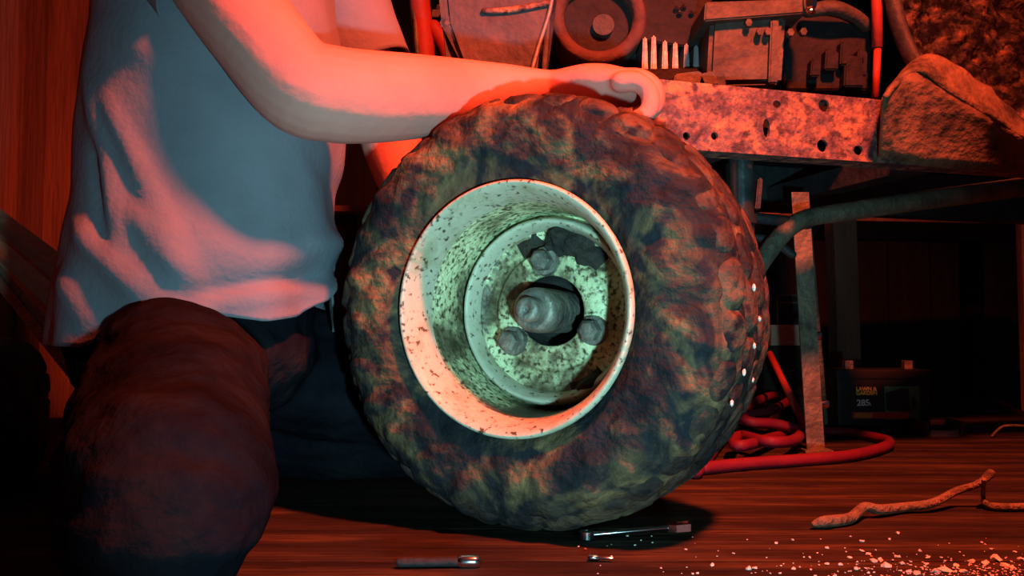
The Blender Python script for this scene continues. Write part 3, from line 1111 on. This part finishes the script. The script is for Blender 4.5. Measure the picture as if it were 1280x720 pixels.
loop = [(880, 585, .011), (930, 580, .011), (1000, 575, .011), (1060, 570, .011), (1100, 561, .011), (1112, 553, .011), (1095, 547, .011), (1060, 541, .011), (1020, 540, .012),
        (975, 545, .02), (935, 556, .03), (918, 556, .03), (925, 545, .034), (960, 552, .034), (990, 551, .03), (1000, 540, .03), (970, 530, .045), (940, 528, .05), (930, 520, .06), (955, 516, .06),
        (975, 508, .06), (985, 500, .06), (970, 494, .07), (950, 500, .07), (925, 515, .05), (905, 540, .03), (890, 565, .012), (870, 590, .011)]
tube(bm, [hz(x, y_, z) for x, y_, z in loop], seg=12, per=6)
tag(build('air_hose', bm, M_redhose, None, True), 'red rubber hose coiled on the floor around the prop stand', 'hose')

# red rod leaning behind the stand
bm = bmesh.new()
_e = F(1014, 549, 0.008)
cyl(bm, P(962, 442, 2.1), _e, 0.008, 12)
tag(build('red_bar', bm, M_redpaint, None, True), 'slanting red painted bar between wheel and prop stand', 'bar')

# ------------------------------------------------------------------ battery
bb = F(1108, 541)
bx0, bx1 = P(1047, 500, bb.y).x, P(1163, 500, bb.y).x
bt = P(1100, 462, bb.y).z
bat = thing('battery', 'black lawn and garden battery with green and red printed label on the floor', 'battery', (bb.x, bb.y, 0))
bm = bmesh.new()
box(bm, (bx0, bb.y, 0), (bx1, bb.y + 0.13, bt - 0.012), 0.006)
case = part('case', bm, M_plastic, bat)
bm = bmesh.new()
box(bm, (bx0 - 0.003, bb.y - 0.003, bt - 0.022), (bx1 + 0.003, bb.y + 0.133, bt), 0.004)
part('lid', bm, M_plastic, bat)
for dx in (0.03, 0.17):
    bm = bmesh.new()
    box(bm, (bx0 + dx, bb.y + 0.03, bt), (bx0 + dx + 0.02, bb.y + 0.05, bt + 0.02), 0.002)
    part('terminal', bm, M_hub, bat)
yl = bb.y


def lab(name, x0, y0, x1, y1, m, lift):
    bm = bmesh.new()
    a_, c_ = P(x0, y1, yl), P(x1, y0, yl)
    box(bm, (a_.x, yl - lift, a_.z), (c_.x, yl, c_.z))
    return part(name, bm, m, bat)


label = lab('label', 1064, 482, 1150, 525, M_labelblack, 0.0012)
lab('label_green_panel', 1106, 483, 1149, 524, M_labelgreen, 0.0018)
bm = bmesh.new()
pxprism(bm, [(1107, 491), (1128, 485), (1136, 486), (1138, 515), (1108, 513)], yl - 0.0024, 0.002)
part('label_engine_print', bm, M_labelblack, bat)
bm = bmesh.new()
pxprism(bm, [(1140, 496), (1145, 498), (1146, 508), (1140, 512)], yl - 0.0024, 0.002)
part('label_blot_print', bm, M_labelblack, bat)
lab('label_red_stripe', 1065, 515, 1136, 523, M_labelred, 0.0026)
lab('label_orange_stripe', 1068, 516, 1090, 522, M_labelorange, 0.0031)


def text(name, body_, px_, py_, hpx, m):
    cu = bpy.data.curves.new(name, 'FONT')
    cu.body = body_
    cu.size = hpx / FPX * yl / 0.70
    cu.extrude = 0.0003
    cu.offset = 0.0004
    cu.space_line = 0.8
    o = bpy.data.objects.new(name, cu)
    COL.objects.link(o)
    me = bpy.data.meshes.new_from_object(o.evaluated_get(bpy.context.evaluated_depsgraph_get()))
    bpy.data.objects.remove(o)
    o = link_mesh(name, me, m, label)
    v = P(px_, py_, yl - 0.0022)
    o.matrix_parent_inverse = world_matrix(label).inverted()
    o.location = v
    o.rotation_euler = (PI / 2, 0, 0)
    return o


text('lettering', 'LAWN &', 1070, 488.4, 4.6, M_txty)
text('lettering', 'GARDEN', 1070, 493.6, 4.6, M_txty)
text('lettering', '285', 1071, 507, 7.5, M_txtw)
text('lettering', 'A', 1085, 507, 4, M_txtw)

# ------------------------------------------------------------------ back of the shed
bm = bmesh.new()
c = F(1058, 512)
pa, pb = P(1064, 500, 2.45), P(1052, 236, 2.45)
prism(bm, [Vector((pa.x - 0.032, 2.45, 0)), Vector((pa.x + 0.032, 2.45, 0)), Vector((pb.x + 0.032, 2.45, 1.1)), Vector((pb.x - 0.032, 2.45, 1.1))], (0, 0.07, 0))
tag(build('wooden_post', bm, M_redwood), 'reddish square wooden post standing behind the battery', 'post')

# long workbench at the back
bench = thing('workbench', 'long low dark workbench along the back of the shed', 'bench', (0.2, 2.7, 0))
bm = bmesh.new()
pl, pr = P(380, 256, 2.42), P(1400, 276, 2.75)
zb = pl.z
prism(bm, [Vector((pl.x, 2.42, zb - 0.016)), Vector((pr.x, 2.75, zb - 0.016)), Vector((pr.x, 2.75, zb)), Vector((pl.x, 2.42, zb))], (0.0, 0.55, 0))
part('bench_top', bm, M_redwood, bench)
for (x_, y_) in ((pl.x + 0.06, 2.5), (0.25, 2.75), (pr.x - 0.25, 2.75), (pl.x + 0.06, 2.9), (pr.x - 0.25, 3.2)):
    bm = bmesh.new()
    box(bm, (x_, y_, 0), (x_ + 0.06, y_ + 0.06, zb - 0.016), 0.003)
    part('leg', bm, M_darkwood, bench)


def bench_y(px):
    k = (px - 640) / FPX
    dx, dy = pr.x - pl.x, 0.33
    t = (k * 2.42 - pl.x) / (dx - k * dy)
    return 2.42 + dy * t


for k, (x0, x1, h, lb) in enumerate([(934, 941, 0.02, 'smallest pale wood block on the workbench'),
                                     (945, 975, 0.017, 'low wedge of pale wood between blocks on the workbench'),
                                     (980, 999, 0.03, 'square pale wood block on the workbench beside the stand'),
                                     (1275, 1300, 0.0, '')]):
    if not h:
        continue
    Yb = bench_y((x0 + x1) / 2) + 0.015
    a_, c_ = P(x0, 270, Yb).x, P(x1, 270, Yb).x
    bm = bmesh.new()
    vs_ = box(bm, (a_, Yb, zb), (c_, Yb + 0.05, zb + h), 0.001 if k != 1 else 0)
    if k == 1:
        for v in vs_:
            if v.co.x < (a_ + c_) / 2 and v.co.z > zb + 0.001:
                v.co.z = zb + 0.004
    tag(build('wood_block', bm, M_orange), lb, 'block')

# crate with pale carton and a small wire-edged box on it
crate_y = 2.32
cr = thing('crate', 'dark wooden crate under the pale carton behind the prop stand', 'crate', (P(985, 450, crate_y).x, crate_y, 0))
zt = P(985, 432, crate_y).z
x0, x1 = P(955, 450, crate_y).x, P(1015, 450, crate_y).x
for k in range(3):
    bm = bmesh.new()
    z0 = 0.004 + k * zt / 3
    box(bm, (x0, crate_y, z0), (x1, crate_y + 0.016, z0 + zt / 3 - 0.006), 0.002)
    part('slat', bm, M_darkwood, cr)
bm = bmesh.new()
box(bm, (x0 + 0.002, crate_y + 0.014, 0), (x1 - 0.002, crate_y + 0.2, zt), 0.003)
part('crate_body', bm, M_darkwood, cr)
bm = bmesh.new()
a_, c_ = P(964, 432, crate_y + 0.005), P(1001, 406, crate_y + 0.005)
box(bm, (a_.x, crate_y + 0.005, zt), (c_.x, crate_y + 0.15, c_.z), 0.002)
car = thing('carton', 'small pale carton on top of the dark crate', 'box', ((a_.x + c_.x) / 2, crate_y + 0.08, zt))
part('carton_body', bm, M_card, car)
bm = bmesh.new()
box(bm, ((a_.x + c_.x) / 2 - 0.008, crate_y + 0.0035, c_.z - 0.02), ((a_.x + c_.x) / 2 + 0.008, crate_y + 0.15, c_.z + 0.0008))
part('tape', bm, M_orange, car)
cage = thing('tool_case', 'small dark case with pale metal edges standing on the carton', 'case', ((a_.x + c_.x) / 2, crate_y + 0.08, c_.z))
e0, e1 = P(972, 404, crate_y + 0.03), P(1004, 369, crate_y + 0.03)
bm = bmesh.new()
box(bm, (e0.x, crate_y + 0.03, c_.z + 0.0008), (e1.x, crate_y + 0.12, e1.z), 0.002)
part('case_body', bm, M_plastic, cage)
for (xa, za, xb, zb_) in ((e0.x, e1.z, e1.x, e1.z), (e0.x, c_.z + 0.002, e0.x, e1.z), (e0.x, e1.z - 0.02, e1.x, e1.z - 0.02)):
    bm = bmesh.new()
    cyl(bm, (xa, crate_y + 0.029, za), (xb + 1e-4, crate_y + 0.029, zb_), 0.0025, 8)
    part('metal_edge', bm, M_steel, cage)

# second post with a pale board at the right edge of the view
pv = P(1277, 305, 2.5)
bm = bmesh.new()
pv2 = P(1276, 265, 2.62)
box(bm, (pv2.x, 2.62, 0.0), (pv2.x + 0.11, 2.65, pv2.z + 0.002), 0.002)
for v in bm.verts:
    pass
tag(build('pale_board', bm, M_orange), 'pale board standing on end in front of the workbench', 'board')

# red hand truck frame behind the tractor tank
ht = thing('hand_truck', 'red tubular steel hand truck standing behind the wheel and fuel tank', 'hand truck', (P(535, 100, 2.0).x, 2.0, 0))
for (xa, xb, top, r) in ((518, 532, -60, 0.024), (542, 566, 34, 0.017)):
    bm = bmesh.new()
    q0, q1 = P(xa, top, 2.0), P(xb, 90, 2.0)
    dxy = (q0.x - q1.x) / (q0.z - q1.z)
    tube(bm, [(q0.x, 2.0, q0.z, r, r), (q1.x, 2.0, q1.z, r, r), (q1.x - dxy * 0.4 * 0.3, 2.0, q1.z - 0.4, r, r), (q1.x, 2.0, r, r, r)], seg=14)
    part('upright', bm, M_redpaint, ht, True)
bm = bmesh.new()
tube(bm, [(*P(516, -30, 1.995), 0.006, 0.006), (*P(523, 90, 1.975), 0.006, 0.006), (*P(523, 160, 1.98), 0.006, 0.006)], seg=10)
part('pale_rod', bm, M_steel, ht, True)
bm = bmesh.new()
q = P(535, 330, 2.0)
cyl(bm, (q.x - 0.03, 2.0, 0.25), (q.x + 0.07, 2.0, 0.25), 0.012)
part('crossbar', bm, M_redpaint, ht, True)
bm = bmesh.new()
box(bm, (q.x - 0.08, 1.9, 0), (q.x + 0.12, 2.03, 0.008), 0.002)
part('toe_plate', bm, M_redpaint, ht)

# ------------------------------------------------------------------ things at the left
def leaning(name, m, Yt, Yb, top, bot, th, label, cat):
    """plank between two image lines (y at x=0 and slope), upper edge at depth Yt, lower edge at Yb; runs down to the floor"""
    A, B = P(-90, top[0] - 90 * top[1], Yt), P(60, top[0] + 60 * top[1], Yt)
    C_, D = P(-90, bot[0] - 90 * bot[1], Yb), P(60, bot[0] + 60 * bot[1], Yb)
    B = A + (B - A) * ((A.z - 0.02) / (A.z - B.z))
    D = C_ + (D - C_) * ((C_.z - 0.02) / (C_.z - D.z))
    nn = (B - A).cross(C_ - A).normalized()
    if nn.y < 0:
        nn = -nn
    bm = bmesh.new()
    prism(bm, [A, B, D, C_], nn * th)
    for v in bm.verts:
        v.co.z = max(v.co.z, 0.002)
    return tag(build(name, bm, m), label, cat)


leaning('plank', M_orange, 1.86, 1.80, (261, 0.74), (292, 0.86), 0.02, 'broad pale plank uppermost of the boards leaning behind the person', 'plank')
leaning('plank', M_orange, 1.78, 1.72, (298, 0.86), (327, 0.95), 0.02, 'narrower pale plank below the broad one leaning behind the person', 'plank')
leaning('metal_bar', M_steel, 1.69, 1.68, (331, 1.15), (345, 1.25), 0.02, 'dull metal bar leaning in front of the pale planks', 'bar')
# old tire lying flat
ot = thing('old_tire', 'dull old tire lying flat on the floor behind the kneeling person', 'tire', (-0.95, 1.28, 0))
o = bpy.data.objects.new('tire_casing', TIRE_ME.copy())
o.data.materials.clear()
o.data.materials.append(M_oldtire)
COL.objects.link(o)
o.parent = ot
o.rotation_euler = (PI / 2, 0, 0)
o.location = (0, R, 0.108)
bm = bmesh.new()
o2 = bpy.data.objects.new('tread', tread.data.copy())
o2.data.materials.clear()
o2.data.materials.append(M_oldtire)
COL.objects.link(o2)
o2.parent = o

# ------------------------------------------------------------------ small things on the floor
# forked dry stick
stick = thing('stick', 'crooked dry forked stick lying on the floor', 'stick', F(1020, 655))
bm = bmesh.new()
Y0 = F(1020, 655).y


def sk(px, py, z, r):
    v = F(px, py, z)
    return (v.x, v.y, v.z, r, r)


tube(bm, [sk(1018, 655, 0.006, 0.004), sk(1032, 652, 0.008, 0.007), sk(1062, 648, 0.008, 0.0065), sk(1080, 634, 0.014, 0.006), sk(1100, 637, 0.010, 0.0065),
          sk(1130, 634, 0.008, 0.006), sk(1165, 629, 0.012, 0.0055), sk(1195, 614, 0.022, 0.005), sk(1222, 605, 0.032, 0.0045), sk(1238, 592, 0.045, 0.006)], seg=10)
part('stem', bm, M_twig, stick, True)
bm = bmesh.new()
tube(bm, [sk(1230, 600, 0.040, 0.003), sk(1229, 622, 0.010, 0.003), sk(1236, 632, 0.006, 0.005), sk(1262, 634, 0.006, 0.005), sk(1300, 632, 0.006, 0.004)], seg=8)
part('side_branch', bm, M_twig, stick, True)

# combination wrench propped on the floor beside the wheel
wr = thing('wrench', 'shiny combination wrench lying in front of the wheel', 'wrench', F(790, 668))
bm = bmesh.new()
A_, B_ = F(738, 668, 0.006), F(838, 659, 0.012)
tube(bm, [(*A_, 0.0045, 0.003), (*(A_ * 0.5 + B_ * 0.5), 0.0042, 0.0026), (*B_, 0.0045, 0.003)], seg=10, smooth=False)
part('handle', bm, M_chrome, wr, True)
d = (B_ - A_).normalized()
s = Vector((-d.y, d.x, 0))
bm = bmesh.new()
c = A_ - d * 0.004
n = 24
ro, ri = 0.0085, 0.005
ra_ = [[bm.verts.new(c + d * (r * math.cos(2 * PI * k / n)) + s * (r * math.sin(2 * PI * k / n)) + Vector((0, 0, z))) for k in range(n)]
       for r, z in ((ro, -0.004), (ro, 0.004), (ri, 0.004), (ri, -0.004))]
for q in range(4):
    A4, B4 = ra_[q], ra_[(q + 1) % 4]
    for k in range(n):
        bm.faces.new((A4[k], A4[(k + 1) % n], B4[(k + 1) % n], B4[k]))
part('ring_end', bm, M_chrome, wr)
bm = bmesh.new()
c = B_ + d * 0.008
jaw = [(-0.012, 0.006), (-0.004, 0.011), (0.012, 0.011), (0.014, 0.006), (0.002, 0.005), (-0.001, 0.0), (0.002, -0.005), (0.014, -0.006), (0.012, -0.011), (-0.004, -0.011), (-0.012, -0.006)]
prism(bm, [c + d * u + s * v + Vector((0, 0, -0.004)) for u, v in jaw], (0, 0, 0.008))
part('open_jaw', bm, M_chrome, wr)

# socket extension near the knee
ex = thing('socket_extension', 'dark socket extension bar with a bright end on the floor', 'tool', F(540, 703))
bm = bmesh.new()
A_, B_ = F(500, 703, 0.006), F(578, 702, 0.006)
tube(bm, [(*A_, 0.0045, 0.0045), (*B_, 0.0045, 0.0045)], seg=12, smooth=False)
part('shaft', bm, M_engine, ex, True)
bm = bmesh.new()
d = (B_ - A_).normalized()
tube(bm, [(*B_, 0.0065, 0.0065), (*(B_ + d * 0.012), 0.0065, 0.0065)], seg=12, smooth=False, round_ends=True)
part('square_end', bm, M_chrome, ex, True)
# small bright pin
bm = bmesh.new()
A_, B_ = F(738, 697, 0.003), F(766, 698, 0.003)
d = (B_ - A_).normalized()
tube(bm, [(*A_, 0.0032, 0.0032), (*(A_ + d * 0.008), 0.003, 0.003), (*(A_ + d * 0.009), 0.0018, 0.0018), (*B_, 0.0014, 0.0014)], seg=10, smooth=False)
tag(build('steel_pin', bm, M_chrome, None, True), 'short bright steel pin on the floor below the wrench', 'pin')

# little metal tray by the battery
ty = F(1180, 546).y
tr = thing('metal_tray', 'small shallow metal tray on the floor beside the battery', 'tray', (F(1180, 546).x, ty, 0))
x0, x1 = F(1161, 546).x, F(1200, 546).x
bm = bmesh.new()
box(bm, (x0, ty, 0), (x1, ty + 0.08, 0.004))
part('tray_base', bm, M_alu, tr)
bm = bmesh.new()
box(bm, (x0 + 0.003, ty - 0.003, 0), (x1 - 0.003, ty, 0.014))
part('tray_lip', bm, M_fin, tr)
for x_, tilt in ((x0, -0.004), (x1, 0.01)):
    bm = bmesh.new()
    vs_ = box(bm, (x_ - 0.002, ty - 0.003, 0), (x_ + 0.002, ty + 0.08, 0.034))
    for v in vs_:
        if v.co.z > 0.02:
            v.co.x += tilt
    part('tray_side', bm, M_alu, tr)
bm = bmesh.new()
tube(bm, [(*F(1240, 545, 0.004), 0.003, 0.003), (*F(1250, 535, 0.02), 0.003, 0.003), (*F(1262, 532, 0.026), 0.003, 0.003), (*F(1285, 534, 0.02), 0.003, 0.003), (*F(1300, 545, 0.003), 0.003, 0.003)], seg=8)
tag(build('bent_wire', bm, M_steel, None, True), 'short bent wire on the floor beyond the metal tray', 'wire')


# white chips: the larger ones each on their own, the crumbs as one scatter
def chip_bm(bm, c, r, seed):
    rnd = random.Random(seed)
    m = Matrix.Translation(c) @ Matrix.Rotation(rnd.uniform(0, 6), 4, 'Z') @ Matrix.Diagonal((r, r * rnd.uniform(0.5, 0.9), r * rnd.uniform(0.35, 0.8), 1))
    res = bmesh.ops.create_icosphere(bm, subdivisions=1, radius=1.0, matrix=m)
    for v in res['verts']:
        v.co += Vector((rnd.uniform(-1, 1), rnd.uniform(-1, 1), rnd.uniform(-1, 1))) * r * 0.25
        v.co.z = max(v.co.z, 0.0005)


big = [(1245, 700, 9), (1232, 706, 7), (1180, 714, 10), (1170, 716, 7), (1100, 702, 6), (1108, 709, 7), (1092, 703, 5), (1128, 706, 6), (1122, 697, 5), (1062, 698, 4), (1050, 707, 4),
       (936, 713, 5), (944, 711, 4), (890, 708, 4), (1034, 706, 3.5), (1077, 678, 3.5), (1078, 690, 4), (1085, 694, 4), (1122, 668, 4), (1146, 718, 6), (1205, 716, 6), (1265, 712, 6),
       (1276, 700, 5), (1256, 708, 6), (992, 712, 4), (1070, 713, 4), (1012, 698, 3), (1216, 704, 5), (1196, 708, 5), (1136, 716, 5), (1158, 706, 4), (1240, 688, 3.5), (1160, 698, 4),
       (970, 680, 3), (1034, 686, 3), (991, 676, 2.5), (1150, 690, 3), (1112, 675, 3)]
for k, (px_, py_, r) in enumerate(big):
    c = F(px_, py_, 0.0)
    bm = bmesh.new()
    chip_bm(bm, Vector((0, 0, 0.001)), r / FPX * c.y * 0.95, k)
    o = build('white_chip', bm, M_chip)
    o.location = c
    if k == 0:
        lb = 'tall white crumbly chip, the highest of the scatter on the floor planks'
    elif px_ > 1040 and py_ < 695:
        lb = 'small white chip lying close in front of the forked stick'
    elif px_ < 1000:
        lb = 'stray white chip on bare planks between the wrench and the forked stick'
    elif r >= 7:
        lb = 'large white crumbly chip among the smaller ones on the floor'
    else:
        lb = 'small white chip in the scatter on the floor planks'
    tag(o, lb, 'chip', 'white chips on the floor')
bm = bmesh.new()
rnd = random.Random(3)
for k in range(340):
    px_ = 1280 - abs(rnd.gauss(0, 150)) if k < 280 else rnd.uniform(720, 1280)
    py_ = 724 - abs(rnd.gauss(0, 13)) if k < 280 else rnd.uniform(670, 720)
    if px_ < 640:
        continue
    c = F(px_, py_, 0.0)
    chip_bm(bm, c + Vector((0, 0, 0.0008)), rnd.uniform(0.6, 2.2) / FPX * c.y, k + 100)
o = build('white_crumbs', bm, M_chip)
tag(o, 'fine white crumbs strewn over the front of the floor', 'debris', kind='stuff')
